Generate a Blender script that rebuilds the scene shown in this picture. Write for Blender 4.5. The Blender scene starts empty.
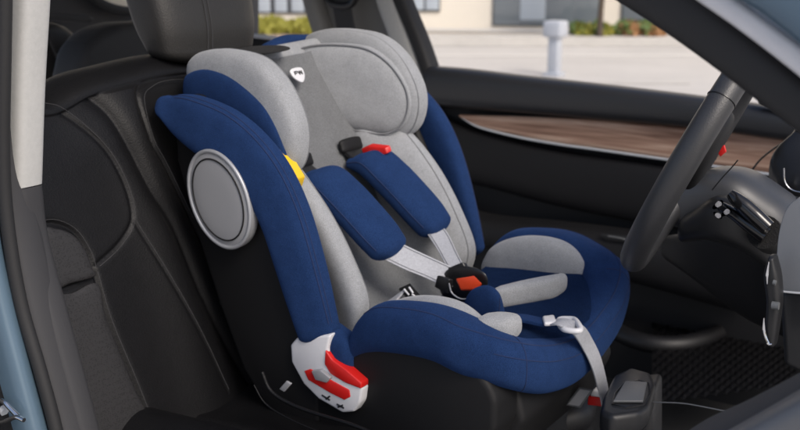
import bpy, bmesh, math, random
from mathutils import Vector as V, Matrix
random.seed(7)
S = bpy.context.scene
COL = S.collection
R = math.radians
# ------------------------------------------------------------------ camera
YAW, PITCH, F = R(33), R(14), 1100.0
CAM = V((0, -1.90, 1.45))
fw = V((-math.sin(YAW)*math.cos(PITCH), math.cos(YAW)*math.cos(PITCH), -math.sin(PITCH)))
rt = V((math.cos(YAW), math.sin(YAW), 0))
up = rt.cross(fw)

def ray(px, py):
    return fw + rt*((px-400)/F) + up*((215-py)/F)

def U(px, py, x=None, y=None, z=None, p=None, n=None):
    """measured point of the photo -> point on a real plane of the car / street"""
    d = ray(px, py)
    if x is not None: p, n = V((x, 0, 0)), V((1, 0, 0))
    elif y is not None: p, n = V((0, y, 0)), V((0, 1, 0))
    elif z is not None: p, n = V((0, 0, z)), V((0, 0, 1))
    return CAM + d*((p-CAM).dot(n)/d.dot(n))

cd = bpy.data.cameras.new('camera'); cam = bpy.data.objects.new('camera', cd); COL.objects.link(cam)
cam.matrix_world = Matrix(((rt.x, up.x, -fw.x, CAM.x), (rt.y, up.y, -fw.y, CAM.y), (rt.z, up.z, -fw.z, CAM.z), (0, 0, 0, 1)))
cd.sensor_width = 36; cd.lens = 36*F/800; cd.clip_end = 500; cd.clip_start = .05
cd.dof.use_dof = True; cd.dof.focus_distance = 1.36; cd.dof.aperture_fstop = 7
S.camera = cam

# ------------------------------------------------------------------ materials
def mat(name, base, rough=.6, metal=0, spec=.5, noise=None, bump=None, extra=None):
    """noise: (scale, amount, detail)  bump: (scale, strength, distance)"""
    m = bpy.data.materials.new(name); m.use_nodes = True
    nt = m.node_tree; N = nt.nodes; L = nt.links
    b = N['Principled BSDF']
    b.inputs['Base Color'].default_value = (*base, 1); b.inputs['Roughness'].default_value = rough
    b.inputs['Metallic'].default_value = metal; b.inputs['Specular IOR Level'].default_value = spec
    tc = N.new('ShaderNodeTexCoord')
    if noise:
        t = N.new('ShaderNodeTexNoise'); t.inputs['Scale'].default_value = noise[0]; t.inputs['Detail'].default_value = noise[2]
        t.inputs['Roughness'].default_value = .75
        L.new(tc.outputs['Object'], t.inputs['Vector'])
        r = N.new('ShaderNodeMapRange'); r.inputs[1].default_value = .3; r.inputs[2].default_value = .7
        r.inputs[3].default_value = 1-noise[1]; r.inputs[4].default_value = 1+noise[1]
        L.new(t.outputs['Fac'], r.inputs[0])
        x = N.new('ShaderNodeVectorMath'); x.operation = 'SCALE'; x.inputs[0].default_value = base
        L.new(r.outputs[0], x.inputs['Scale']); L.new(x.outputs[0], b.inputs['Base Color'])
    if bump:
        t2 = N.new('ShaderNodeTexNoise' if bump[0] > 0 else 'ShaderNodeTexVoronoi'); t2.inputs['Scale'].default_value = abs(bump[0])
        if bump[0] > 0: t2.inputs['Detail'].default_value = 5
        L.new(tc.outputs['Object'], t2.inputs['Vector'])
        bp = N.new('ShaderNodeBump'); bp.inputs['Strength'].default_value = bump[1]; bp.inputs['Distance'].default_value = bump[2]
        L.new(t2.outputs[0], bp.inputs['Height']); L.new(bp.outputs[0], b.inputs['Normal'])
    if extra: extra(nt, b, tc)
    return m

def fabric(name, c1, c2, rough=.95):
    """melange cloth: two yarn colours mixed by fine noise, woven bump, a little sheen"""
    m = bpy.data.materials.new(name); m.use_nodes = True
    nt = m.node_tree; N = nt.nodes; L = nt.links; b = N['Principled BSDF']
    b.inputs['Roughness'].default_value = rough; b.inputs['Specular IOR Level'].default_value = .15
    b.inputs['Sheen Weight'].default_value = .25; b.inputs['Sheen Roughness'].default_value = .5
    b.inputs['Sheen Tint'].default_value = (*[min(1, v*3) for v in c2], 1)
    tc = N.new('ShaderNodeTexCoord')
    n1 = N.new('ShaderNodeTexNoise'); n1.inputs['Scale'].default_value = 1100; n1.inputs['Detail'].default_value = 3
    mp = N.new('ShaderNodeMapping'); mp.inputs['Scale'].default_value = (1, .45, 1)
    L.new(tc.outputs['Object'], mp.inputs[0]); L.new(mp.outputs[0], n1.inputs['Vector'])
    n3 = N.new('ShaderNodeTexNoise'); n3.inputs['Scale'].default_value = 38; n3.inputs['Detail'].default_value = 5; n3.inputs['Roughness'].default_value = .7
    L.new(tc.outputs['Object'], n3.inputs['Vector'])
    ad = N.new('ShaderNodeMath'); ad.operation = 'MULTIPLY_ADD'; ad.inputs[1].default_value = .3
    L.new(n3.outputs[0], ad.inputs[0]); L.new(n1.outputs[0], ad.inputs[2])
    r = N.new('ShaderNodeMapRange'); r.inputs[1].default_value = .42; r.inputs[2].default_value = .88
    L.new(ad.outputs[0], r.inputs[0])
    mx = N.new('ShaderNodeMix'); mx.data_type = 'RGBA'
    mx.inputs[6].default_value = (*c1, 1); mx.inputs[7].default_value = (*c2, 1)
    L.new(r.outputs[0], mx.inputs[0]); L.new(mx.outputs[2], b.inputs['Base Color'])
    n2 = N.new('ShaderNodeTexVoronoi'); n2.inputs['Scale'].default_value = 800
    L.new(tc.outputs['Object'], n2.inputs['Vector'])
    b2 = N.new('ShaderNodeBump'); b2.inputs['Strength'].default_value = .35; b2.inputs['Distance'].default_value = .0006
    L.new(n2.outputs[0], b2.inputs['Height'])
    n4 = N.new('ShaderNodeTexNoise'); n4.inputs['Scale'].default_value = 22; n4.inputs['Detail'].default_value = 2
    L.new(tc.outputs['Object'], n4.inputs['Vector'])
    b3 = N.new('ShaderNodeBump'); b3.inputs['Strength'].default_value = .5; b3.inputs['Distance'].default_value = .005
    L.new(n4.outputs[0], b3.inputs['Height']); L.new(b2.outputs[0], b3.inputs['Normal']); L.new(b3.outputs[0], b.inputs['Normal'])
    return m

def woodx(nt, b, tc):
    N, L = nt.nodes, nt.links
    mp = N.new('ShaderNodeMapping'); mp.inputs['Scale'].default_value = (2.2, 14, 42); mp.inputs['Rotation'].default_value = (0, R(-3), 0)
    n = N.new('ShaderNodeTexNoise'); n.inputs['Scale'].default_value = 1.6; n.inputs['Detail'].default_value = 7; n.inputs['Distortion'].default_value = .6
    L.new(tc.outputs['Object'], mp.inputs[0]); L.new(mp.outputs[0], n.inputs['Vector'])
    cr = N.new('ShaderNodeValToRGB'); e = cr.color_ramp.elements
    e[0].position = .32; e[0].color = (.17, .09, .06, 1); e[1].position = .68; e[1].color = (.50, .36, .275, 1)
    k = e.new(.5); k.color = (.34, .21, .15, 1)
    L.new(n.outputs[0], cr.inputs[0]); L.new(cr.outputs[0], b.inputs['Base Color'])

def perfx(nt, b, tc):
    """perforated leather: regular rows of tiny holes"""
    N, L = nt.nodes, nt.links
    v = N.new('ShaderNodeTexVoronoi'); v.inputs['Scale'].default_value = 330; v.inputs['Randomness'].default_value = .7
    L.new(tc.outputs['Object'], v.inputs['Vector'])
    cr = N.new('ShaderNodeValToRGB'); e = cr.color_ramp.elements
    e[0].position = .2; e[0].color = (.004, .004, .004, 1); e[1].position = .45; e[1].color = (.017, .0165, .018, 1)
    L.new(v.outputs['Distance'], cr.inputs[0]); L.new(cr.outputs[0], b.inputs['Base Color'])
    bp = N.new('ShaderNodeBump'); bp.inputs['Strength'].default_value = .25; bp.inputs['Distance'].default_value = .0006
    L.new(v.outputs['Distance'], bp.inputs['Height']); L.new(bp.outputs[0], b.inputs['Normal'])

M = dict(
    blue=fabric('navy_cloth', (.0045, .0145, .052), (.0145, .040, .122)),
    gray=fabric('grey_cloth', (.185, .192, .20), (.35, .36, .375)),
    shell=mat('black_shell_plastic', (.006, .006, .0068), .62, spec=.3, bump=(900, .25, .0004)),
    thread_b=mat('navy_thread', (.006, .018, .07), .9), thread_g=mat('grey_thread', (.16, .165, .175), .9),
    web=mat('grey_webbing', (.36, .37, .40), .7, noise=(300, .12, 2), bump=(600, .4, .0006)),
    white=mat('pale_plastic', (.62, .62, .64), .35, noise=(20, .04, 2)),
    disc=mat('silver_disc_plastic', (.30, .305, .32), .42, metal=.2, bump=(700, .1, .0003)),
    discr=mat('silver_rim_plastic', (.33, .34, .36), .35, metal=.3),
    red=mat('red_plastic', (.55, .012, .01), .4), orange=mat('orange_red_button', (.75, .07, .02), .3),
    yellow=mat('yellow_plastic', (.75, .48, .01), .4),
    blackp=mat('black_plastic', (.01, .01, .011), .3), rubber=mat('black_rubber', (.012, .012, .013), .7),
    leather=mat('black_leather', (.0048, .0048, .0056), .5, spec=.24, noise=(60, .15, 4), bump=(-420, .35, .0007)),
    leather2=mat('black_leather_smooth', (.005, .005, .006), .5, spec=.35, bump=(-500, .25, .0005)),
    perf=mat('perforated_leather', (.03, .03, .03), .6, extra=perfx),
    dthread=mat('charcoal_thread', (.035, .035, .038), .8),
    trim=mat('door_soft_plastic', (.019, .020, .023), .42, spec=.5, bump=(500, .3, .0005)),
    trim2=mat('door_lower_plastic', (.005, .005, .006), .6, spec=.3, bump=(500, .3, .0005)),
    wood=mat('wood_veneer', (.2, .13, .1), .5, extra=woodx),
    chrome=mat('chrome', (.7, .71, .73), .12, metal=1), satin=mat('satin_metal', (.55, .57, .6), .35, metal=.35),
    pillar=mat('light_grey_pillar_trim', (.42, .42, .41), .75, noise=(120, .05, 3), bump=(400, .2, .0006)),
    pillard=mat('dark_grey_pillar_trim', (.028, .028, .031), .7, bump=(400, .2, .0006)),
    belt=mat('black_belt_webbing', (.02, .02, .021), .7, bump=(500, .4, .0006)),
    paint=mat('steel_blue_car_paint', (.085, .135, .185), .28, metal=.2),
    carpet=mat('black_carpet', (.007, .007, .0075), .95, noise=(400, .4, 2), bump=(500, .8, .002)),
    grip=mat('wheel_leather', (.03, .031, .034), .42, bump=(-500, .3, .0005)),
    hrest=mat('charcoal_leather', (.021, .020, .019), .5, spec=.4, bump=(-420, .35, .0007)),
    pillarm=mat('mid_grey_pillar_trim', (.19, .185, .175), .75, bump=(400, .2, .0006)),
    dash=mat('dash_grey_plastic', (.09, .095, .105), .42, bump=(600, .15, .0004)),
    dashd=mat('dash_dark_plastic', (.012, .0125, .014), .42, spec=.4, bump=(600, .2, .0004)),
    glossb=mat('gloss_black_plastic', (.008, .008, .009), .12, spec=.6), dashc=mat('column_plastic', (.035, .037, .042), .4, spec=.5, bump=(600, .2, .0004)), dashe=mat('satin_grey_plastic', (.17, .18, .195), .4, bump=(600, .15, .0004)),
    inset=mat('grey_inset_plastic', (.10, .105, .11), .45, bump=(700, .3, .0004)),
    headliner=mat('grey_headliner', (.2, .2, .19), .95, noise=(200, .1, 2)),
    concrete=mat('pale_concrete_paving', (.52, .50, .475), .85, noise=(.7, .10, 8)),
    kerb=mat('kerb_stone', (.5, .48, .45), .85, noise=(2, .1, 5)),
    facade=mat('cream_facade', (.78, .72, .62), .8, noise=(.8, .04, 5)),
    plinth=mat('plinth_stone', (.6, .58, .55), .8, noise=(3, .06, 5)),
    glass=mat('dark_window_glass', (.16, .185, .205), .1, spec=.8), frame=mat('dark_window_frame', (.03, .033, .038), .5),
    blind=mat('pale_blind', (.42, .47, .52), .6),
    post=mat('pale_grey_metal', (.42, .445, .49), .4, noise=(5, .05, 3)), whitep=mat('white_paint', (.8, .8, .78), .7, noise=(8, .08, 4)),
    leafy=mat('yellow_green_leaf', (.26, .25, .035), .7), leafo=mat('orange_leaf', (.26, .13, .05), .7), leafg=mat('green_leaf', (.08, .13, .03), .7),
    bark=mat('bark', (.08, .06, .045), .9), clay=mat('red_brown_gravel', (.36, .27, .24), .9, noise=(14, .3, 6)),
)

# ------------------------------------------------------------------ helpers
def link(name, me, m, parent=None, smooth=True, ang=38):
    if isinstance(me, bmesh.types.BMesh):
        bm = me; bmesh.ops.recalc_face_normals(bm, faces=bm.faces)
        me = bpy.data.meshes.new(name); bm.to_mesh(me); bm.free()
    for p in me.polygons: p.use_smooth = smooth
    if smooth and ang: me.set_sharp_from_angle(angle=R(ang))
    me.materials.append(M[m] if isinstance(m, str) else m)
    o = bpy.data.objects.new(name, me); COL.objects.link(o)
    if parent is not None: o.parent = parent; o.matrix_parent_inverse = parent_inv(parent)
    return o

def parent_inv(p):
    return Matrix.Translation(-p.location) if p.type == 'EMPTY' else Matrix.Identity(4)

def thing(name, label, cat, loc=(0, 0, 0), group=None):
    o = bpy.data.objects.new(name, None); COL.objects.link(o); o.location = loc
    o.empty_display_size = .05
    o['label'] = label; o['category'] = cat
    if group: o['group'] = group
    return o

def tag(o, label, cat, group=None):
    o['label'] = label; o['category'] = cat
    if group: o['group'] = group
    return o

def cr(P, t, closed=False):
    n = len(P)
    i = int(math.floor(t)); f = t-i
    if closed: g = lambda k: P[k % n]
    else:
        if i >= n-1: i, f = n-2, 1.0
        def g(k):
            if k < 0: return P[0]*2-P[1]
            if k >= n: return P[n-1]*2-P[n-2]
            return P[k]
    a, b, c, d = g(i-1), g(i), g(i+1), g(i+2)
    return (b*2 + (c-a)*f + (a*2-b*5+c*4-d)*f*f + (b*3-a-c*3+d)*f*f*f)*.5

def spow(v, e): return math.copysign(abs(v)**e, v)

class Loft:
    """superelliptic section swept through stations (C, A, B)"""
    def __init__(s, st, n=2.6):
        s.C = [V(q[0]) for q in st]; s.A = [V(q[1]) for q in st]; s.B = [V(q[2]) for q in st]; s.n = n; s.T = len(st)-1
    def at(s, t, th, k=1.0, off=0.0):
        C, A, B = cr(s.C, t), cr(s.A, t), cr(s.B, t)
        c, w = spow(math.cos(th), 2/s.n), spow(math.sin(th), 2/s.n)
        a, b = A*c*k, B*w*k
        if off:
            d = A.normalized()*math.cos(th)+B.normalized()*math.sin(th)
            return C+a+b+d*off
        return C+a+b
    def mesh(s, bm=None, seg=32, sub=8, round_end=(.5, .5)):
        bm = bm or bmesh.new()
        rings = []
        N = s.T*sub
        def ring(t, k=1, shift=V((0, 0, 0))):
            return [bm.verts.new(s.at(t, 2*math.pi*j/seg, k)+shift) for j in range(seg)]
        def tan(t):
            e = .02
            d = (cr(s.C, min(s.T, t+e))-cr(s.C, max(0, t-e)))
            return d.normalized() if d.length > 1e-9 else V((0, 0, 1))
        r0 = min(s.A[0].length, s.B[0].length)*round_end[0]*2; r1 = min(s.A[-1].length, s.B[-1].length)*round_end[1]*2
        K = 6
        if r0 > 0:
            for q in range(K, 0, -1):
                a = q/K*math.pi/2*.96; rings.append(ring(0, 1-(1-math.cos(a))*.999*1.0, -tan(0)*r0*math.sin(a)))
        for i in range(N+1): rings.append(ring(i/sub))
        if r1 > 0:
            for q in range(1, K+1):
                a = q/K*math.pi/2*.96; rings.append(ring(s.T, math.cos(a), tan(s.T)*r1*math.sin(a)))
        for a, b in zip(rings, rings[1:]):
            for j in range(seg): bm.faces.new((a[j], a[(j+1) % seg], b[(j+1) % seg], b[j]))
        bm.faces.new(rings[0][::-1]); bm.faces.new(rings[-1])
        return bm
    def seam(s, th, t0=0, t1=None, r=.0011, bm=None, off=0.0, n=40):
        t1 = s.T if t1 is None else t1
        f = th if callable(th) else (lambda t: th)
        return tube([s.at(t0+(t1-t0)*i/n, f(t0+(t1-t0)*i/n), 1.0, off) for i in range(n+1)], r, bm=bm, seg=6, sub=1)

def tube(P, r, bm=None, seg=10, sub=5, closed=False):
    bm = bm or bmesh.new()
    P = [V(p) for p in P]
    rr = r if isinstance(r, (list, tuple)) else [r]*len(P)
    Q = []; RR = []
    n = len(P) if closed else len(P)-1
    for i in range(n):
        for k in range(sub):
            f = k/sub; Q.append(cr(P, i+f, closed)); RR.append(rr[i]*(1-f)+rr[(i+1) % len(P)]*f)
    if not closed: Q.append(P[-1]); RR.append(rr[-1])
    m = len(Q); rings = []
    prev = None
    for i in range(m):
        a = Q[(i-1) % m] if (closed or i > 0) else Q[0]; b = Q[(i+1) % m] if (closed or i < m-1) else Q[-1]
        t = (b-a).normalized()
        if prev is None:
            prev = t.orthogonal().normalized()
        u = (prev - t*prev.dot(t)).normalized(); prev = u; w = t.cross(u)
        rings.append([bm.verts.new(Q[i]+(u*math.cos(2*math.pi*j/seg)+w*math.sin(2*math.pi*j/seg))*RR[i]) for j in range(seg)])
    for i in range(m if closed else m-1):
        a, b = rings[i], rings[(i+1) % m]
        off = 0
        if closed and i == m-1:
            off = min(range(seg), key=lambda o: (a[0].co-b[o].co).length)
        for j in range(seg): bm.faces.new((a[j], a[(j+1) % seg], b[(j+1+off) % seg], b[(j+off) % seg]))
    if not closed: bm.faces.new(rings[0][::-1]); bm.faces.new(rings[-1])
    return bm

def smooth_outline(P, n=72):
    P = [V(p) for p in P]
    return [cr(P, i*len(P)/n, True) for i in range(n)]

def pad(P, nrm, t, p=2.6, bm=None, n=72, back=1.0, bow=None):
    """closed outline filled to a cushion; nrm = face direction, t = half thickness; bow(pt)->offset vector"""
    bm = bm or bmesh.new()
    O = smooth_outline(P, n); c = sum(O, V((0, 0, 0)))/len(O); nrm = V(nrm).normalized()
    ss = [1, .992, .975, .945, .9, .84, .76, .66, .54, .4, .25, .1]
    def side(sg):
        rr = []
        for s in ss[(0 if sg > 0 else 1):]:
            h = t*sg*(back if sg < 0 else 1)*(1-s**p)**(1/p) if s < 1 else 0
            row = []
            for o in O:
                q = c+(o-c)*s+nrm*h
                if bow: q = q+bow(q)
                row.append(bm.verts.new(q))
            rr.append(row)
        q = c+nrm*t*sg*(back if sg < 0 else 1)
        if bow: q = q+bow(q)
        return rr, bm.verts.new(q)
    f, cf = side(1); b, cb = side(-1); b = [f[0]]+b
    for rr, ct in ((f, cf), (b, cb)):
        for a, e in zip(rr, rr[1:]):
            for j in range(n): bm.faces.new((a[j], a[(j+1) % n], e[(j+1) % n], e[j]))
        for j in range(n): bm.faces.new((rr[-1][j], rr[-1][(j+1) % n], ct))
    return bm

def prism(P, dv, bev=.004, seg=3, bm=None):
    """planar outline P pushed by vector dv, all edges rounded"""
    b = bmesh.new(); dv = V(dv)
    a = [b.verts.new(V(p)) for p in P]; c = [b.verts.new(V(p)+dv) for p in P]
    n = len(P)
    b.faces.new(a); b.faces.new(c[::-1])
    for i in range(n): b.faces.new((a[i], c[i], c[(i+1) % n], a[(i+1) % n]))
    bmesh.ops.recalc_face_normals(b, faces=b.faces)
    if bev:
        bmesh.ops.bevel(b, geom=list(b.edges), offset=bev, segments=seg, profile=.5, affect='EDGES', clamp_overlap=True)
    if bm is None: return b
    me = bpy.data.meshes.new('tmp'); b.to_mesh(me); b.free(); bm.from_mesh(me); bpy.data.meshes.remove(me)
    return bm

def box(c, s, bev=.003, rot=None, bm=None):
    c = V(c); h = V(s)/2
    Rm = rot or Matrix.Identity(3)
    P = [c+Rm@V((sx*h.x, sy*h.y, -h.z)) for sx, sy in ((-1, -1), (1, -1), (1, 1), (-1, 1))]
    return prism(P, Rm@V((0, 0, s[2])), bev, bm=bm)

def xz(L, y): return [V((a, y, b)) for a, b in L]

def ribbon(P, W, t=.0012, n=6, **k):
    """flat strap: path P, half-width vectors W"""
    P = [V(p) for p in P]
    st = []
    for i, p in enumerate(P):
        a = P[max(0, i-1)]; b = P[min(len(P)-1, i+1)]
        w = V(W[i] if isinstance(W, list) else W)
        nn = (b-a).cross(w).normalized()*t
        st.append((p, w, nn))
    return Loft(st, n=n).mesh(seg=20, sub=6, round_end=(.3, .3), **k)

# ================================================================== CHILD SEAT
YC = -.46
ROLL = .04
def mi(p):
    p = V(p); y = 2*YC-p.y
    return V((p.x, y, p.z+ROLL*(y-p.y)))
def mst(st): return [(mi(c), V((a[0], -a[1], a[2])), V((b[0], -b[1], b[2]))) for c, a, b in [(V(s[0]), V(s[1]), V(s[2])) for s in st]]
def both(p, side): return V(p) if side < 0 else mi(p)

seat = thing('child_car_seat', 'navy blue and grey child car seat strapped onto the black leather car seat', 'child seat', (-.85, YC, .74))
def part(name, me, m, parent=seat, **k): return link(name, me, m, parent, **k)

# ---- back shell
shellP = [(-1.205, 1.19), (-1.15, 1.20), (-1.09, 1.18), (-1.04, 1.13), (-1.00, 1.05), (-.97, .95), (-.945, .86), (-.93, .80), (-.93, .72), (-1.02, .72), (-1.085, .80), (-1.13, .9), (-1.175, 1.02), (-1.205, 1.12)]
back_shell = part('back_shell', prism(xz(shellP, -.686), (0, .03, 0), .012), 'shell')
bm = prism(xz([(-1.20, 1.22), (-1.165, 1.22), (-1.10, 1.08), (-1.06, 1.0), (-1.0, .88), (-.95, .80), (-.95, .73), (-1.03, .73), (-1.10, .82), (-1.15, .95), (-1.2, 1.1)], -.665), (0, .41, 0), .012)
far = [mi(p) for p in xz(shellP, -.686)]
prism(far, (0, -.03, 0), .012, bm=bm)
part('back_shell', bm, 'shell')
# ---- silver disc on the near wing
dc = V((-1.092, -.702, 1.077))
def ell(c, a, b, rx, rz, n=40, ph=0):
    return [V(c)+V((math.cos(q)*rx*math.cos(ph)-math.sin(q)*rz*math.sin(ph), 0, math.cos(q)*rx*math.sin(ph)+math.sin(q)*rz*math.cos(ph))) for q in [2*math.pi*i/n for i in range(n)]]
PH = R(25)
disc = part('impact_disc', pad(ell(dc, 0, 0, .058, .077, 12, PH), (0, -1, 0), .014, p=4.0), 'disc')
part('disc_rim', tube(ell(dc+V((0, -.010, 0)), 0, 0, .0555, .0745, 24, PH), .0032, closed=True, seg=12), 'discr', disc)
part('disc_groove', tube(ell(dc+V((0, -.0130, 0)), 0, 0, .046, .063, 24, PH), .0012, closed=True, seg=8), 'shell', disc)

# ---- big side wings (blue) on both sides
wf = [(-1.212, 1.217), (-1.188, 1.223), (-1.15, 1.222), (-1.09, 1.208), (-1.036, 1.179), (-.989, 1.135), (-.953, 1.073), (-.925, .99), (-.902, .905)]
wr = [(-1.215, 1.186), (-1.186, 1.160), (-1.142, 1.137), (-1.094, 1.118), (-1.052, 1.090), (-1.020, 1.040), (-.998, .985), (-.976, .930), (-.958, .882)]
for side in (-1, 1):
    st = []
    for i, (f, r) in enumerate(zip(wf, wr)):
        c = V(((f[0]+r[0])/2, -.686, (f[1]+r[1])/2)); a = V(((f[0]-r[0])/2, .007, (f[1]-r[1])/2))
        st.append((c, a, (0, .021 if 1 < i < 8 else .017, 0)))
    if side > 0: st = mst(st)
    L = Loft(st, 3.0)
    w = part('side_wing', L.mesh(round_end=(.6, .4)), 'blue')
    bms = L.seam(-.62 if side < 0 else -.62, .8, 7.9, r=.0010)
    L.seam(-.32, .5, 7.9, r=.0009, bm=bms)
    part('seam', bms, 'thread_b', w)

# ---- torso side bolsters (grey)
tf = [(-1.035, 1.125), (-.996, 1.092), (-.955, 1.046), (-.918, .988), (-.890, .925), (-.900, .872)]
tr = [(-1.10, 1.10), (-1.078, 1.05), (-1.048, .99), (-1.015, .935), (-.985, .885), (-.965, .86)]
for side in (-1, 1):
    st = []
    for f, r in zip(tf, tr):
        yf, yr = -.628, -.570
        st.append((V(((f[0]+r[0])/2, (yf+yr)/2, (f[1]+r[1])/2)), ((f[0]-r[0])/2, (yf-yr)/2, (f[1]-r[1])/2), (.004, .025, .008)))
    if side > 0: st = mst(st)
    L = Loft(st, 2.5)
    o = part('torso_bolster', L.mesh(), 'gray')
    part('seam', L.seam(.55, .1, 4.9, r=.0011), 'thread_g', o)

# ---- centre back panel
bp = [(-1.165, 1.262), (-1.125, 1.185), (-1.092, 1.11), (-1.062, 1.04), (-1.025, .97), (-.975, .905), (-.92, .87), (-.84, .862), (-.76, .862)]
def grid(fn, nu, nv, bm=None, flip=False):
    bm = bm or bmesh.new()
    G = [[bm.verts.new(fn(i/nu, j/nv)) for j in range(nv+1)] for i in range(nu+1)]
    for i in range(nu):
        for j in range(nv): bm.faces.new((G[i][j], G[i+1][j], G[i+1][j+1], G[i][j+1]))
    return bm
bpv = [V((a, 0, b)) for a, b in bp]
def backfn(u, v):
    q = cr(bpv, u*(len(bpv)-1)); y = YC+(-.5+v)*(.27+.12*min(1, u*2.5))
    e = abs(v-.5)*2
    n = V((.8, 0, .45))
    q = V((q.x, y, q.z+ROLL*(y-YC)))+n*(.022*e**3 + .0018*math.sin(u*19+v*3)*(1-e) )
    return q
bm = grid(backfn, 60, 40)
bmesh.ops.solidify(bm, geom=list(bm.faces), thickness=.018)
part('back_panel', bm, 'gray')

# ---- headrest
hw = [(-1.236, 1.255), (-1.215, 1.277), (-1.175, 1.287), (-1.12, 1.286), (-1.078, 1.278), (-1.045, 1.258), (-1.018, 1.228), (-.998, 1.188), (-.996, 1.15), (-1.010, 1.117), (-1.04, 1.100), (-1.09, 1.105), (-1.15, 1.12), (-1.20, 1.155), (-1.228, 1.21)]
head = part('headrest', prism([V((a, -.60, b)) for a, b in [(-1.232, 1.262), (-1.20, 1.272), (-1.19, 1.272), (-1.172, 1.255), (-1.145, 1.18), (-1.13, 1.13), (-1.15, 1.11), (-1.19, 1.1), (-1.225, 1.2)]], (0, .28, ROLL*.28), .009, 4), 'gray')
def lobe(y, t, sc, nx, side, off=(0, 0), p=3, bowk=0):
    cx, cz = -1.10, 1.195
    P = [V((cx+(a-cx)*sc+off[0], y+nx*((a-cx)), cz+(b-cz)*sc+off[1])) for a, b in hw]
    if side > 0: P = [mi(q) for q in P]
    n = V((0, -1 if side < 0 else 1, 0))
    return P, n
for side in (-1, 1):
    P, n = lobe(-.618, .03, 1.0, -.10, side)
    w = part('head_wing', pad(P, n, .030, p=4.0), 'gray', head)
    P, n = lobe(-.577 if side > 0 else -.594, .02, .84 if side > 0 else .80, -.34 if side > 0 else -.2, side, (.004, -.002))
    nn = V((-.34, -1, 0)) if side < 0 else V((-.34, 1, 0))
    ins = part('head_wing_cushion', pad(P, nn, .026 if side > 0 else .012, p=3.4), 'gray', head)
    part('head_wing_piping', tube([q+V((.004, -side*(.017 if side > 0 else .008), 0)) for q in [V((P[0]+P[7])/2)+(q-(P[0]+P[7])/2)*.975 for q in P]], .0015, closed=True, seg=8), 'thread_g', head)
    # outer navy cover
    cx, cz = -1.10, 1.195
    oc = [(-1.232, 1.225), (-1.222, 1.246), (-1.18, 1.258), (-1.13, 1.253), (-1.085, 1.235), (-1.046, 1.208), (-1.020, 1.168), (-1.010, 1.125), (-1.045, 1.098), (-1.09, 1.10), (-1.15, 1.115), (-1.20, 1.15), (-1.228, 1.195)]
    P = [V((a, -.640-.10*(a-cx), b)) for a, b in oc]
    if side > 0: P = [mi(q) for q in P]
    part('head_wing_cover', pad(P, n, .016, p=3.5), 'blue', head)
    # seam on the grey front rim
    P = [V((cx+(a-cx)*.985, -.603-.10*(a-cx), cz+(b-cz)*.985)) for a, b in hw[1:11]]
    if side > 0: P = [mi(q) for q in P]
    part('seam', tube(P, .0012, seg=6), 'thread_g', head)
# slot in the top of the headrest, blue fabric behind it
sl = [U(238, 50, z=1.279), U(250, 47, z=1.279), U(280, 46, z=1.279), U(290, 49, z=1.279), U(270, 53, z=1.279), U(248, 54, z=1.279)]
part('headrest_slot', pad(sl, (0, 0, 1), .003), 'carpet', head)
bm = Loft([((-1.235, -.42, 1.268), (.012, 0, 0), (0, 0, .010)), ((-1.235, -.37, 1.276), (.015, 0, 0), (0, 0, .012)), ((-1.23, -.31, 1.276), (.014, 0, 0), (0, 0, .010))]).mesh()
part('headrest_rear_cover', bm, 'blue', head)
# badge with a dark mark
bc = U(291, 80, y=-.47)
bn = V((.86, -.05, .5)).normalized(); bu = V((0, 1, .04)).normalized(); bv = bn.cross(bu).normalized()
if bv.z < 0: bv = -bv
def bpnt(a, b, h=0): return bc+bn*(.0185+h)+bu*a+bv*b
bo = [(-.013, .009), (-.006, .0125), (.006, .0125), (.013, .009), (.012, -.002), (.006, -.011), (0, -.014), (-.006, -.010), (-.012, -.002)]
badge = part('badge', pad([bpnt(a*1.25, b) for a, b in bo], bn, .0022, p=5), 'white', head)
bm = bmesh.new()
for a, b in (((-.009, .000), (-.009, .006)), ((-.009, .0058), (-.002, .0058)), ((-.009, .003), (-.003, .003)), ((-.001, .006), (.003, -.001)), ((.003, -.001), (.004, .006)), ((.004, .006), (.009, -.001)), ((.009, -.001), (.009, .006))):
    tube([bpnt(*a, .0022), bpnt(*b, .0022)], .0011, bm=bm, seg=8, sub=1)
part('badge_mark', bm, 'blackp', badge)

# yellow belt guide between headrest and wing
yb = part('belt_guide', prism([U(p[0], p[1], y=-.668) for p in ((268, 150), (275, 150), (293, 180), (290, 190), (283, 180), (272, 162))], (0, .03, 0), .002), 'yellow')
bm = bmesh.new()
for i in range(5):
    a = U(274+i*3.6, 155+i*6.5, y=-.670); tube([a, a+V((.010, .004, -.002))], .0022, bm=bm, seg=8, sub=1)
part('guide_tooth', bm, 'yellow', yb)

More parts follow.
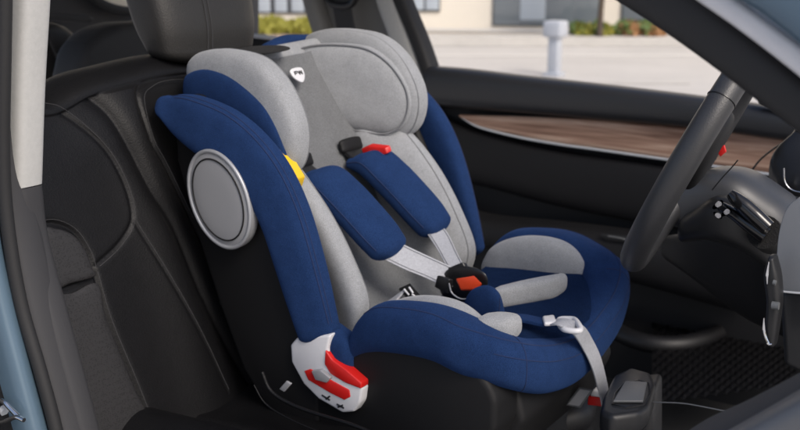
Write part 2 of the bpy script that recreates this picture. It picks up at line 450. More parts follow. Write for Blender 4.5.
# ---- shoulder harness
SH = [('near', -.53), ('far', -.39)]
for nm, y in SH:
    dz = ROLL*(y-YC)
    pth = [(-1.062, 1.084), (-1.035, 1.084), (-1.005, 1.063), (-.972, 1.034), (-.943, 1.006), (-.926, .986)]
    wid = [.030, .037, .040, .040, .039, .035]
    st = []
    for i, (x, z) in enumerate(pth):
        a = pth[max(0, i-1)]; b = pth[min(5, i+1)]; t = V((b[0]-a[0], 0, b[1]-a[1])).normalized(); nn = V((-t.z, 0, t.x))
        st.append((V((x, y+.0045*i-.004, z+dz)), (wid[i]*.10, wid[i], wid[i]*.12), nn*(.0195 if 0 < i else .010)))
    L = Loft(st, 2.8)
    o = part('shoulder_pad', L.mesh(), 'blue')
    bms = L.seam(R(15), 0, 5, r=.0011); L.seam(R(165), 0, 5, r=.0011, bm=bms)
    part('seam', bms, 'thread_b', o)
    # webbing from pad to buckle
    e = V((-.822, YC+(.006 if y > YC else -.014), .935))
    a = V((-.928, y+.018, .983+dz))
    P = [a, a.lerp(e, .3)+V((.004, 0, -.002)), a.lerp(e, .65), e]
    W = [V((0, .0150, .0125)), V((0, .0150, .0125)), V((.002, .013, .012)), V((.002, .0135, .012))] if y < YC else [V((0, .0205, .006)), V((0, .0205, .006)), V((0, .018, .006)), V((0, .014, .006))]
    o = part('harness_strap', ribbon(P, W, .0014), 'web')
    bms = bmesh.new()
    for kk in (-.8, .8):
        tube([p+w*kk+V((.0012, -.0012, .0016)) for p, w in zip(P, W)], .0006, bm=bms, seg=5)
    part('strap_stitching', bms, 'disc', o)
    # black strap and loop above the pad going into the shell slot
    P = [V((-1.095, y+.002, 1.105+dz)), V((-1.078, y, 1.098+dz)), V((-1.05, y, 1.082+dz))]
    part('strap_loop', ribbon(P, V((0, .023, 0)), .004), 'blackp')
    part('strap_slot', pad([V((-1.083-.35*dd[1]+.002, y+dd[0], 1.108+dd[1]+dz)) for dd in ((-.030, 0), (-.024, .011), (.024, .011), (.030, 0), (.024, -.010), (-.024, -.010))], (.9, 0, .4), .007), 'shell')
part('strap_tab', prism([U(p[0], p[1], y=-.385) for p in ((361, 149), (368, 146), (385, 148), (387, 154), (374, 157), (363, 155))], (.004, .010, .004), .002), 'red')

# label plate on the lower back + grey adjuster strip
def quad(pts, x0=None, y=None, z=None, d=(0, 0, -.003), bev=.001): return prism([U(a, b, y=y, z=z) for a, b in pts], d, bev)
lp = part('label_plate', quad(((399, 288), (410, 283), (423, 298), (412, 303)), y=-.535, d=(-.004, .004, -.004)), 'blackp')
bm = bmesh.new()
for a, b in (((404, 289), (409, 295)), ((409, 287), (413, 293)), ((412, 294), (417, 298))):
    tube([U(*a, y=-.5385), U(*b, y=-.5385)], .0016, bm=bm, seg=6, sub=1)
part('label_mark', bm, 'white', lp)

# folded grey webbing lying on the seat below the label
part('lower_strap', ribbon([U(366, 320, y=-.555), U(378, 311, y=-.55), U(390, 303, y=-.545), U(401, 295, y=-.54)], [V((.005, .008, .010))]*4, .0016), 'web')
# ---- buckle
bk = part('buckle', pad([U(p[0], p[1], y=-.475) for p in ((440, 283), (447, 272), (462, 269), (478, 272), (487, 281), (484, 294), (470, 303), (452, 300), (443, 293))], (.45, -.5, .75), .017, p=4), 'blackp')
part('buckle_button', prism([U(p[0], p[1], y=-.497) for p in ((456, 280), (474, 277), (482, 285), (476, 291), (461, 291))], (.002, -.004, .004), .0015), 'orange', bk)
part('buckle_tongue', prism([U(p[0], p[1], y=-.480) for p in ((447, 268), (462, 262), (468, 274), (453, 279))], (.004, .008, -.002), .002), 'blackp', bk)
part('buckle_tongue', prism([U(p[0], p[1], y=-.505) for p in ((437, 275), (449, 279), (447, 294), (434, 287))], (.004, .008, -.002), .002), 'blackp', bk)
bm = tube([U(449, 283, y=-.503), U(452, 293, y=-.503), U(462, 299, y=-.503), U(476, 297, y=-.503)], .0013)
part('buckle_edge', bm, 'discr', bk)
# crotch pad
P0 = U(478, 300, y=-.475); P1 = U(494, 330, y=-.475)
st = [(U(474, 306, y=-.475), (.018, -.01, .012), (.006, -.012, -.004)), (U(482, 312, y=-.475), (.018, -.022, .020), (.008, -.012, -.006)), (U(492, 322, y=-.475), (.016, -.026, .018), (.008, -.012, -.008))]
o = part('crotch_pad', pad([U(p[0], p[1], y=-.515) for p in ((464, 322), (465, 302), (473, 290), (488, 286), (499, 293), (504, 308), (506, 325), (495, 336), (474, 334))], (.35, -.75, .55), .022, p=2.6), 'blue')
part('seam', tube([U(a, b, y=-.538) for a, b in ((500, 298), (499, 312), (497, 326))], .0009, seg=6), 'thread_b', o)

# ---- seat base shell (black)
armlo = [(-.955, .80), (-.905, .835), (-.875, .868), (-.845, .892), (-.79, .905), (-.72, .902), (-.66, .885), (-.645, .868), (-.637, .850), (-.637, .81), (-.655, .77), (-.68, .715), (-.93, .715)]
bm = prism(xz(armlo, -.684), (0, .07, 0), .014, 4)
prism([mi(q) for q in xz(armlo, -.684)], (0, -.07, 0), .014, 4, bm=bm)
prism(xz([(-.96, .79), (-.88, .84), (-.64, .85), (-.625, .80), (-.66, .72), (-.93, .72)], -.62), (0, .32, 0), .01, 3, bm=bm)
part('base_shell', bm, 'shell')

# ---- blue horseshoe arm cover
hs = [(-.885, -.662, .862, .020, .020), (-.868, -.664, .890, .030, .024), (-.835, -.665, .913, .036, .030), (-.785, -.665, .922, .037, .034), (-.735, -.664, .923, .037, .037), (-.690, -.660, .912, .037, .039), (-.654, -.640, .896, .038, .040), (-.636, -.59, .872, .039, .036), (-.632, -.52, .854, .039, .034), (-.632, -.46, .850, .039, .034)]
st = []
for x, y, z, h, w in hs:
    ang = 0 if y < -.65 else (45 if y < -.62 else (75 if y < -.58 else 90))
    wd = V((math.sin(R(ang))*1.0, -math.cos(R(ang)), 0))*w
    st.append((V((x, y, z)), wd, V((0, 0, h))))
stm = [(mi(c), V((a[0], -a[1], a[2])), b) for c, a, b in st[:-1]][::-1]
L = Loft(st+stm, 2.7)
arm = part('seat_cover', L.mesh(sub=8), 'blue')
bms = L.seam(R(62), 1.5, 16.5, r=.0010, n=160); L.seam(R(18), 5.7, 12.3, r=.0008, bm=bms, n=80)
tube([L.at(6.4, R(a)) for a in range(-60, 100, 10)], .0009, bm=bms, sub=2, seg=6)
tube([L.at(11.6, R(a)) for a in range(-60, 100, 10)], .0009, bm=bms, sub=2, seg=6)
part('seam', bms, 'thread_b', arm)
# seat pan: blue front cushion
def panfn(u, v):
    e = abs(v-.5)*2; x = -.86+(.240-.045*e**4)*u; y = YC-.20+.40*v
    z = .898+.016*math.sin(min(1, u*1.3)*math.pi/2) + .012*e**3+ROLL*(y-YC)
    if u > .72: z -= (u-.72)**2*.30
    return V((x, y, z+.0012*math.sin(9*u+7*v)))
bm = grid(panfn, 36, 40); bmesh.ops.solidify(bm, geom=list(bm.faces), thickness=.02)
part('seat_cushion', bm, 'blue')
# grey inner thigh cheeks
ck = [(-.865, .875), (-.865, .915), (-.835, .942), (-.785, .958), (-.73, .958), (-.69, .938), (-.672, .908), (-.675, .88), (-.75, .868)]
for side in (-1, 1):
    P = xz(ck, -.625 if side < 0 else -.628)
    if side > 0: P = [mi(q) for q in P]
    o = part('thigh_cheek', pad(P, (0, side, 0), .024, p=2.6), 'gray')
    P = [V((-.77+(a+.77)*.86, -.607, .912+(b-.912)*.86)) for a, b in ck]
# grey leg insert pads
def leg(pA, pB, y0, y1, r, nm='leg_pad'):
    a, b = V(pA), V(pB); d = (b-a)
    st = [(a.lerp(b, k), V((0, r*w_, 0)), V((0, 0, r*h_))) for k, w_, h_ in ((0, .85, .6), (.3, .95, .66), (.65, .98, .68), (1, .98, .66))]
    L = Loft(st, 3.2); o = part(nm, L.mesh(round_end=(.35, .45)), 'gray')
    part('seam', L.seam(R(25), 0, 3, r=.0009), 'thread_g', o)
leg(U(498, 297, z=.926), U(556, 286, z=.930), 0, 0, .027)
leg(U(486, 326, z=.932), U(507, 328, z=.930), 0, 0, .028)

# ---- front adjuster: webbing, pale buckle, hanging strap
XF = -.590
pa = [U(548, 323, z=.921), U(562, 322, z=.927), U(578, 330, z=.912), U(588, 345, x=XF-.004), U(596, 362, x=XF), U(602, 384, x=XF), U(606, 405, x=XF), U(610, 450, x=XF)]
part('adjuster_strap', ribbon(pa, [V((-.002, .009, 0)), V((-.002, .0155, 0)), V((0, .016, .002)), V((0, .016, .003)), V((0, .016, .003)), V((0, .015, .003)), V((0, .014, .002)), V((0, .014, 0))], .0014), 'web')
rg = [U(a, b, z=.921) for a, b in ((558.8, 321.0), (561.7, 319.0), (571.8, 319.0), (576.1, 321.0), (580.4, 328.2), (577.5, 331.0), (566.0, 329.8), (561.0, 326.6))]
rb = part('adjuster_ring', tube(rg, .0042, closed=True, seg=12), 'white')
part('adjuster_tab', prism([U(a, b, z=.921) for a, b in ((542, 320), (554, 318.5), (557, 326), (544, 327))], (0, 0, .007), .003), 'white', rb)
part('strap_flap', ribbon([U(498, 320, z=.921), U(520, 318, z=.924), U(546, 323, z=.920)], V((-.002, .012, 0)), .003), 'blue')

# ---- pale recline bracket at the lower back, with red slider
YB = -.700
bo = [(290, 345), (296, 338), (312, 336), (330, 335), (327, 350), (330, 362), (350, 377), (362, 388), (360, 403), (354, 412), (342, 413), (318, 399), (303, 384), (291, 362)]
bw = part('recline_bracket', prism([U(a, b, y=YB) for a, b in bo], (0, .022, 0), .004), 'white')
ro = [(304, 371), (310, 369), (349, 390), (350, 397), (344, 400), (330, 393), (308, 380)]
rs = part('recline_slider', prism([U(a, b, y=YB-.0015) for a, b in ro], (0, .01, 0), .0012), 'red', bw)
part('slider_button', prism([U(a, b, y=YB-.007) for a, b in ((311, 371), (320, 370), (330, 378), (326, 383), (315, 380))], (0, .008, 0), .0015), 'disc', rs)
part('slider_end', prism([U(a, b, y=-.702) for a, b in ((325, 350), (332, 360), (346, 370), (361, 383), (361, 389), (345, 383), (330, 374), (324, 364))], (0, .02, 0), .002), 'red', bw)
bm = bmesh.new()
for a, b in (((322, 395), (330, 400)), ((326, 399), (330, 396)), ((337, 404), (344, 408)), ((338, 407), (343, 405))):
    tube([U(*a, y=YB-.0005), U(*b, y=YB-.0005)], .0014, bm=bm, seg=6, sub=1)
part('bracket_mark', bm, 'blackp', bw)
part('wing_hinge_cover', pad([V((a, -.672, b)) for a, b in ((-.925, .905), (-.90, .90), (-.876, .885), (-.868, .85), (-.885, .828), (-.905, .84), (-.925, .865))], (0, -1, 0), .022, p=3), 'blue')
part('front_rail', tube([U(566, 385, y=-.42), U(578, 373, y=-.42), U(590, 360, y=-.42)], .003), 'white')

# ================================================================== THE CAR
car = thing('car', 'steel blue car with black leather seats seen through its open front door', 'car', (-.7, -.1, 0))
def cpart(name, me, m, parent=car, **k): return link(name, me, m, parent, **k)

# ---- bench seat back as one upholstered relief surface
SLOPE = .30
def seatplane(y, z): return -1.262+(1.22-z)*SLOPE
def US(px, py):
    n = V((1, 0, SLOPE)).normalized()
    q = U(px, py, p=V((-1.262, 0, 1.22)), n=n)
    return (q.y, q.z)
grooves = [  # (points, depth, width)
    ([(30, 106), (50, 107), (65, 112), (90, 132), (110, 155), (125, 185), (132, 212), (130, 228), (117, 248), (95, 268)], .004, .003),
    ([(36, 229), (55, 224), (75, 232), (88, 250), (95, 268), (110, 320), (138, 388), (158, 440)], .006, .004),
    ([(45, 294), (70, 288), (96, 279)], .005, .004),
    ([(78, 80), (95, 97), (112, 115), (128, 145), (150, 190), (172, 225), (200, 290), (232, 352), (262, 400)], .011, .012),
    ([(200, 76), (170, 76), (150, 82), (138, 97), (148, 140), (165, 170), (205, 250), (228, 305)], .006, .004),
    ([(134, 222), (165, 275), (198, 335), (225, 390)], .0025, .0025),
]
GR = []
for P, d, w in grooves:
    Q = [V((*US(*p), 0)) for p in P]
    Q = [cr(Q, i/4) for i in range((len(Q)-1)*4+1)]
    GR.append((Q, d, w))
def seg_d(p, a, b):
    ab = b-a; t = max(0, min(1, (p-a).dot(ab)/max(ab.length_squared, 1e-12))); return (p-a-ab*t).length
def relief(y, z):
    p = V((y, z, 0)); h = 0
    for Q, d, w in GR:
        m = 9
        for a, b in zip(Q, Q[1:]):
            if abs(a.x-y) < .08 and abs(a.y-z) < .12: m = min(m, seg_d(p, a, b))
        if m < w*6: h = min(h, -d*math.exp(-(m/w)**1.3))
    h += .010*math.exp(-((y+.72)/.05)**2)+.007*math.sin(y*9)*.4
    return h
ZT = 1.226
def topz(y):   # top edge of the bench back, dipping between the two sections
    return ZT-.020*math.exp(-((y+.86)/.06)**2)+.012*math.exp(-((y+.60)/.12)**2)
def benchfn(u, v):
    y = -1.12+.70*u
    zt = topz(y)
    if v < .82:
        z = .70+(zt-.70)*v/.82; x = seatplane(y, z)+relief(y, z)
        # crown near the top
        k = max(0, (v-.70)/.12); x -= .012*k*k
        return V((x, y, z))
    a = (v-.82)/.18*math.pi*.95
    r = .055
    x = seatplane(y, zt)-.012-r*(1-math.cos(a)); z = zt+r*.55*math.sin(a) - (.02*max(0, a-2))
    return V((x, y, z))
bench = cpart('rear_seat', grid(benchfn, 330, 260), 'leather', ang=None)
# perforated centre inlay raised in its arch (sits in the leather)
def inlay(px):
    O = [US(*p) for p in px]
    bm = bmesh.new(); n = 26
    return bm
pf = [(40, 233), (55, 229), (73, 236), (85, 252), (91, 268), (94, 277), (70, 284), (46, 290)]
pf2 = [(50, 300), (72, 293), (97, 284), (106, 320), (134, 388), (152, 434), (100, 440), (80, 395), (62, 340)]
for P in (pf, pf2):
    Q = []
    for a, b in P:
        y, z = US(a, b); Q.append(V((seatplane(y, z)-.002, y, z)))
    cpart('perforated_inlay', pad(Q, (1, 0, SLOPE), .0075, p=5), 'perf', bench)
# stitching
bm = bmesh.new()
for Q, d, w in GR:
    if w > .01: continue
    for s in (1.5,):
        prev = None; pts = []
        for i, q in enumerate(Q):
            a = Q[max(0, i-1)]; b = Q[min(len(Q)-1, i+1)]; t = (b-a).normalized()
            o = q+V((-t.y, t.x, 0))*w*s
            pts.append(V((seatplane(o.x, o.y)+relief(o.x, o.y)+.0002, o.x, o.y)))
        tube(pts, .0005, bm=bm, seg=5, sub=1)
cpart('stitching', bm, 'dthread', bench)
# cushion
def cushfn(u, v):
    x = -1.20+.53*u; y = -1.10+.85*v
    z = .762+.05*math.exp(-((y+.86)/.07)**2)+.012*math.exp(-((y+.46)/.2)**2) - .02*math.exp(-((y+.775)/.012)**2)
    k = max(0, (u-.86)/.14); z -= .22*(1-math.sqrt(max(0, 1-k*k)))
    return V((x, y, z-.03*(1-u)))
cpart('seat_cushion', grid(cushfn, 90, 120), 'leather', bench, ang=None)
bm = tube([U(p[0], p[1], y=-.745) for p in ((262, 372), (272, 392), (300, 408), (350, 424), (380, 436))], .0028)
tube([U(p[0], p[1], y=-.75) for p in ((254, 385), (266, 404), (292, 420), (330, 436))], .0012, bm=bm)
cpart('cushion_piping', bm, 'leather', bench)
cpart('anchor_tag', prism([U(p[0], p[1], y=-.74) for p in ((279, 389), (286, 381), (291, 384), (284, 392))], (0, .004, 0), .001), 'disc', bench)
# front edge of the neighbouring cushion, buckle and tag in front of the child seat
bm = Loft([(U(520, 425, y=-.36), (.07, 0, 0), (0, 0, .03)), (U(555, 408, y=-.28), (.07, 0, 0), (0, 0, .032)), (U(572, 382, y=-.12), (.05, 0, 0), (0, 0, .03)), (U(580, 362, y=.02), (.04, 0, 0), (0, 0, .02))], 3).mesh()
cpart('cushion_bolster', bm, 'leather2', bench)
# headrests
def headrest(c, w, h, d, tilt=.25):
    st = []
    for k in range(7):
        f = -1+2*k/6
        st.append((V((c[0]-tilt*f*h, c[1], c[2]+f*h)), V((0, w*(1-.10*abs(f)**2.5), 0)), V((d*(1-.25*abs(f)**3), 0, -.0))))
    return Loft(st, 3.6)
hc = U(196, 0, p=V((-1.31, 0, 1.3)), n=V((1, 0, 0)))
L = headrest((-1.325, hc.y, 1.372), .122, .096, .052)
hr = cpart('headrest', L.mesh(round_end=(.35, .5)), 'hrest', bench)
bm = bmesh.new()
tube([V(c) for c in [(L.at(t*.15, R(90-0)).x+.0006, L.at(t*.15, R(90)).y-.018+.0*t, L.at(t*.15, R(90)).z) for t in range(0, 40)]], .0011, bm=bm, seg=5, sub=1)
tube([V(c) for c in [(L.at(t*.15, R(90-0)).x+.0006, L.at(t*.15, R(90)).y-.028+.0*t, L.at(t*.15, R(90)).z) for t in range(0, 40)]], .0011, bm=bm, seg=5, sub=1)
cpart('headrest_seam', bm, 'dthread', bench)
for dy in (-.085, .06):
    cpart('headrest_post', tube([(-1.302, hc.y+dy, 1.22), (-1.312, hc.y+dy, 1.29)], .0045), 'chrome', bench)
L = headrest((-1.34, -1.005, 1.335), .10, .085, .055)
cpart('headrest', L.mesh(round_end=(.35, .5)), 'leather2', bench)
# third row seats behind
def slabx(pts, x, d, bev=.02): return prism([U(a, b, x=x) for a, b in pts], (d, 0, 0), bev, 4)
row = cpart('third_row_seat', slabx(((36, 24), (60, 22), (76, 30), (92, 58), (104, 95), (36, 110)), -1.95, -.12, .03), 'hrest')
cpart('seat_seam', tube([U(44, 24, x=-1.947), U(52, 44, x=-1.947), U(64, 70, x=-1.947), U(74, 92, x=-1.947)], .006), 'rubber', row)
row2 = cpart('third_row_seat', slabx(((80, 80), (86, 52), (100, 34), (122, 24), (190, 20), (190, 110), (80, 110)), -1.75, -.1, .035), 'rubber')
# tailgate trim and rear window
tr_ = cpart('tailgate_trim', slabx(((20, -40), (260, -40), (260, 60), (140, 90), (30, 90)), -2.42, -.05, .01), 'pillard')
cpart('parcel_shelf', slabx(((36, 10), (90, 15), (97, 19), (92, 24), (40, 20)), -2.28, -.12, .01), 'rubber')
cpart('quarter_window', prism([U(a, b, x=-2.38) for a, b in ((92, -14), (150, -14), (150, 16), (116, 8), (100, 1))], (.01, 0, 0), .003), 'facade', tr_)
cpart('window_seal', tube([U(a, b, x=-2.36) for a, b in ((90, -8), (98, 1), (116, 9), (142, 13))], .012), 'rubber', tr_)

# ---- far door (with belt line, wood and metal trim)
YD = .65
door = cpart('front_door', prism([U(a, b, y=YD+.03) for a, b in ((425, 74), (436, 70), (520, 79), (600, 88), (700, 100), (800, 114), (900, 128), (960, 500), (420, 500))], (0, .06, 0), .01), 'trim2')
def band(P, y, th, m, name, parent=door, n=3.0, **k):
    st = []
    for (tx, ty), (bx, by) in P:
        a, b = U(tx, ty, y=y), U(bx, by, y=y); st.append(((a+b)/2, (a-b)/2, V((0, -th, 0))))
    L = Loft(st, n); o = cpart(name, L.mesh(**k), m, parent); return L, o
band([((433, 66), (431, 104)), ((470, 69), (470, 108)), ((520, 75), (520, 112)), ((600, 84), (600, 119)), ((700, 96), (700, 128)), ((800, 110), (800, 142)), ((900, 124), (900, 156))], YD, .045, 'trim', 'belt_cap', round_end=(.1, .1))
band([((426, 66), (424, 125)), ((434, 66), (432, 118))], YD+.012, .03, 'rubber', 'door_seal')
band([((461, 114.5), (463, 117)), ((480, 115), (480, 125.5)), ((520, 116), (520, 135.5)), ((560, 117.5), (560, 142.5)), ((600, 119.5), (600, 148)), ((677, 126), (677, 159)), ((740, 132), (740, 168)), ((820, 141), (820, 180)), ((900, 150), (900, 192))], YD, .014, 'wood', 'wood_trim', n=5, round_end=(.1, .1))
cpart('trim_strip', tube([U(p[0], p[1], y=YD-.012) for p in ((462, 118), (480, 127.5), (520, 137.5), (560, 144.5), (600, 150), (677, 161), (740, 170), (820, 182))], [.0016, .003, .0035, .0035, .0035, .0035, .0035, .0035]), 'satin', door)
# padded upper panel, crease and armrest
band([((434, 112), (440, 178)), ((480, 131), (484, 186)), ((560, 150), (560, 206)), ((640, 161), (640, 222)), ((740, 176), (740, 240)), ((860, 196), (860, 262))], YD+.012, .03, 'trim2', 'door_pad', n=2.6)
L, o = band([((440, 196), (440, 232)), ((483, 214), (483, 246)), ((560, 222), (560, 262)), ((640, 232), (640, 282)), ((740, 250), (740, 310))], YD-.03, .06, 'trim2', 'armrest', n=2.6)
cpart('window_switch', prism([U(a, b, y=YD-.085) for a, b in ((600, 234), (628, 236), (632, 243), (606, 241))], (0, .004, 0), .001), 'dashd', door)
cpart('door_handle', tube([U(a, b, y=YD-.092) for a, b in ((608, 236), (620, 238), (629, 241))], .0020), 'inset', door)
# ---- far centre pillar with belt
pb = [(288, -60), (300, -10), (318, 40), (326, 72), (400, 140), (438, 80), (412, 30), (396, -10), (380, -60)]
pl = cpart('centre_pillar', prism([U(a, b, y=.66) for a, b in pb], (0, .05, 0), .015, 4), 'pillarm')
cpart('pillar_trim', Loft([((U(374, -60, y=.645)), (.035, 0, 0), (0, -.02, 0)), (U(388, 0, y=.645), (.035, 0, 0), (0, -.02, 0)), (U(402, 40, y=.645), (.035, 0, 0), (0, -.02, 0)), (U(420, 92, y=.645), (.035, 0, 0), (0, -.02, 0))], 3).mesh(), 'pillar', pl)
cpart('pillar_trim', Loft([((U(300, -60, y=.65)), (.030, 0, 0), (0, -.03, 0)), (U(314, 0, y=.65), (.030, 0, 0), (0, -.03, 0)), (U(328, 45, y=.65), (.030, 0, 0), (0, -.03, 0)), (U(342, 90, y=.65), (.03, 0, 0), (0, -.03, 0))], 3).mesh(), 'pillarm', pl)
cpart('seat_belt', ribbon([U(335, -40, y=.60), U(341, 0, y=.60), U(348, 40, y=.60), U(356, 80, y=.60)], V((.032, 0, 0)), .002), 'belt', pl)
cpart('belt_guide', tube([U(a, b, y=.595) for a, b in ((325, -8), (329, 2), (340, 6), (352, 4), (357, -8))], .010), 'blackp', pl)
cpart('window_seal', Loft([(U(384, -50, y=.655), (.026, 0, 0), (0, -.03, 0)), (U(403, 0, y=.655), (.024, 0, 0), (0, -.03, 0)), (U(420, 40, y=.655), (.022, 0, 0), (0, -.03, 0)), (U(435, 82, y=.655), (.02, 0, 0), (0, -.03, 0))], 3).mesh(), 'rubber', pl)
# rear far door below its window
rd = cpart('rear_door', prism([U(a, b, y=.68) for a, b in ((150, 26), (255, 37), (330, 47), (340, 200), (150, 200))], (0, .05, 0), .01), 'dashd')
cpart('window_sill', tube([U(150, 25, y=.66), U(255, 36, y=.66), U(332, 46, y=.66)], .006), 'satin', rd)

# ---- floor, quilted mat
cpart('floor', prism([V((-1.6, -.98, .33)), V((.6, -.98, .33)), V((.6, .7, .33)), V((-1.6, .7, .33))], (0, 0, -.04), .005), 'carpet')
ZM = .50
def matfn(u, v):
    a = U(652+150*u, 405-95*v-20*u*(1-v), z=ZM)
    h = .007*(abs(math.sin(math.pi*(u*14+v*11)))**.5 * abs(math.sin(math.pi*(u*14-v*11)))**.5)
    return a+V((0, 0, h))
bm = grid(matfn, 130, 130); bmesh.ops.solidify(bm, geom=list(bm.faces), thickness=.02)
cpart('quilted_floor_mat', bm, 'leather2', ang=None)
P = [(590, 316), (630, 338), (665, 345), (700, 340), (735, 322), (765, 295)]
bm = tube([U(a, b, z=ZM+.01) for a, b in P], .022, seg=14)
cpart('mat_lip', bm, 'leather2')
cpart('sill_strip', tube([U(a, b, y=-.50) for a, b in ((652, 402), (680, 403), (700, 406), (735, 413))], .0010), 'inset')
# ---- console box with grey inset beside the child seat
cb = cpart('console_box', prism([U(a, b, y=-.47) for a, b in ((606, 402), (652, 396), (652, 460), (606, 460))], (-.02, .10, 0), .010, 4), 'dashd')
cpart('console_inset', prism([U(a, b, z=.8325) for a, b in ((613, 403), (625, 383), (647, 384), (643, 403))], (0, 0, .004), .0015), 'inset', cb)
cpart('console_top', prism([U(a, b, z=.832) for a, b in ((600, 410), (603, 396), (614, 374), (630, 366), (652, 372), (656, 384), (650, 404), (640, 412), (612, 416))], (0, 0, -.035), .008, 4), 'dashd', cb)
cpart('console_top_edge', tube([U(a, b, z=.8335) for a, b in ((612, 404), (625, 381.5), (649, 383), (644, 404.5))], .0009, closed=True, sub=2, seg=6), 'blackp', cb)
bk2 = cpart('belt_buckle', prism([U(a, b, y=-.40) for a, b in ((588, 396), (604, 398), (604, 407), (587, 405))], (0, .02, 0), .002), 'red')
cpart('belt_buckle_cap', prism([U(a, b, y=-.40) for a, b in ((592, 390), (603, 392), (602, 398), (590, 396))], (0, .02, 0), .002), 'white', bk2)
bt = cpart('belt_tag', prism([U(a, b, y=-.43) for a, b in ((565, 405), (579, 387), (593, 390), (580, 408))], (0, .004, -.001), .001), 'inset')
cpart('tag_print', prism([U(a, b, y=-.4315) for a, b in ((568, 404), (580, 389), (590, 391), (579, 406))], (0, .001, 0), 0), 'disc', bt)
cpart('anchor_cap', pad([U(a, b, y=-.45) for a, b in ((547, 394), (553, 389), (556, 393), (551, 398))], (0, -1, 0), .005), 'white')

# ---- steering wheel, column, stalks, dash
wc = U(694, 160, y=-.46)
e1 = (U(748, 84, p=wc, n=fw)-U(628, 283, p=wc, n=fw)).normalized()   # long axis of the rim as measured
dr = ray(694, 160).normalized()
tiltv = e1.cross(dr).normalized()
wn = (tiltv*math.cos(R(3))+dr*math.sin(R(3))).normalized()
e1 = (e1-wn*e1.dot(wn)).normalized(); e2 = wn.cross(e1).normalized()
if wn.x > 0: wn = -wn
RW = .176
wcc = wc+e1*.020
rim = [wcc+e1*(math.cos(q)*RW)+e2*(math.sin(q)*RW) for q in [2*math.pi*i/36 for i in range(36)]]
sw = cpart('steering_wheel', tube(rim, .0178, closed=True, seg=20, sub=3), 'grip')
hubc = wcc-wn*(-.0)
bm = pad([hubc+e1*(math.cos(q)*.06)+e2*(math.sin(q)*.07) for q in [2*math.pi*i/12 for i in range(12)]], wn, .022, p=4)
cpart('wheel_hub', bm, 'trim2', sw)
for a in (90, 270, 180):
    d = e1*math.cos(R(a))+e2*math.sin(R(a)); w = wn.cross(d)
    cpart('wheel_spoke', Loft([(hubc+d*.05, w*.022, wn*.010), (hubc+d*.11, w*.014, wn*.009), (hubc+d*.162, w*.013, wn*.009)], 3).mesh(), 'blackp', sw)
# stitched joint across the rim
q = math.acos(max(-1, min(1, (U(706, 126, p=wcc, n=fw)-wcc).dot(e1)/RW)))
for s in (1, -1):
    c = wcc+(e1*math.cos(q)+e2*s*math.sin(q))*RW; d = (e1*math.cos(q)+e2*s*math.sin(q))
    cpart('rim_stitch', tube([c+(d*math.cos(k)+wn*math.sin(k)*1.0)*.0180 for k in [2*math.pi*i/16 for i in range(16)]], .0008, closed=True, seg=6), 'blackp', sw)
YS = -.36
YS = -.30
col = cpart('steering_column', Loft([(U(690, 200, y=YS), V((.0, 0, .040)), V((0, .05, 0))), (U(722, 200, y=YS+.01), V((0, 0, .050)), V((0, .055, 0))), (U(750, 208, y=YS+.02), V((0, 0, .052)), V((0, .06, 0))), (U(784, 232, y=YS+.04), V((0, 0, .055)), V((0, .06, 0)))], 3).mesh(), 'dashc')
cpart('column_seam', tube([U(a, b, y=-.365) for a, b in ((712, 190), (722, 178), (733, 166), (738, 160))], .0010, seg=6), 'blackp', col)
cpart('column_shroud', Loft([(U(690, 226, y=-.36), V((0, 0, .022)), V((0, .03, 0))), (U(715, 218, y=-.38), V((0, 0, .032)), V((0, .03, 0))), (U(745, 226, y=-.38), V((0, 0, .034)), V((0, .03, 0))), (U(770, 244, y=-.36), V((0, 0, .03)), V((0, .03, 0)))], 2.6).mesh(), 'dashd', col)
stk = cpart('indicator_stalk', tube([U(a, b, y=-.46) for a, b in ((768, 228), (755, 216), (744, 206), (735, 198), (730, 193))], [.011, .012, .0115, .009, .006], seg=14), 'glossb')
cpart('wiper_stalk', tube([U(a, b, y=-.45) for a, b in ((766, 236), (748, 224), (734, 214), (722, 207), (716, 203))], [.012, .010, .008, .007, .004], seg=14), 'glossb')
for a, b, c_, d_ in ((715, 207, 720, 203), (724, 214, 728, 211), (716, 214, 719, 216)):
    cpart('stalk_tip_glint', Loft([(U(a, b, y=-.465), (.0028, 0, 0), (0, 0, .0028)), (U(c_, d_, y=-.465), (.0036, 0, 0), (0, 0, .0036))], 2).mesh(), 'white', stk)  # pale beads modelled as the white highlights on the shiny stalk tips
cpart('column_socket', tube([U(764, 232, y=-.44), U(772, 238, y=-.40)], .023, seg=20), 'carpet', col)
dsh = cpart('dashboard', Loft([(U(772, 214, y=-.18), (.03, 0, .0), (0, .0, .03)), (U(784, 230, y=-.22), (.05, 0, 0), (0, 0, .055)), (U(800, 252, y=-.24), (.06, 0, 0), (0, 0, .075)), (U(830, 285, y=-.24), (.06, 0, 0), (0, 0, .09))], 2.6).mesh(), 'dashd')
cpart('knee_panel', Loft([(U(690, 252, y=-.1), (.05, 0, 0), (0, 0, .03)), (U(725, 262, y=-.15), (.07, 0, 0), (0, 0, .05)), (U(765, 280, y=-.2), (.07, 0, 0), (0, 0, .07)), (U(800, 290, y=-.24), (.07, 0, 0), (0, 0, .08))], 2.4).mesh(), 'trim2', dsh)
def curve_out(P, k=8): 
    Q = [V((a, b, 0)) for a, b in P]
    return [cr(Q, i/k) for i in range((len(Q)-1)*k+1)]
eo = [(q.x, q.y) for q in curve_out([(776, 262), (779, 232), (786, 210), (796, 200), (812, 194)])]+[(870, 190), (870, 292), (780, 292)]
cpart('dash_end_panel', prism([U(a, b, y=-.62) for a, b in eo], (0, .04, 0), .006, 4), 'dashe', dsh)
cpart('fuse_cover', prism([U(a, b, y=-.61) for a, b in ((779, 291), (860, 291), (860, 400), (783, 366))], (0, .04, 0), .008, 4), 'dashd', dsh)
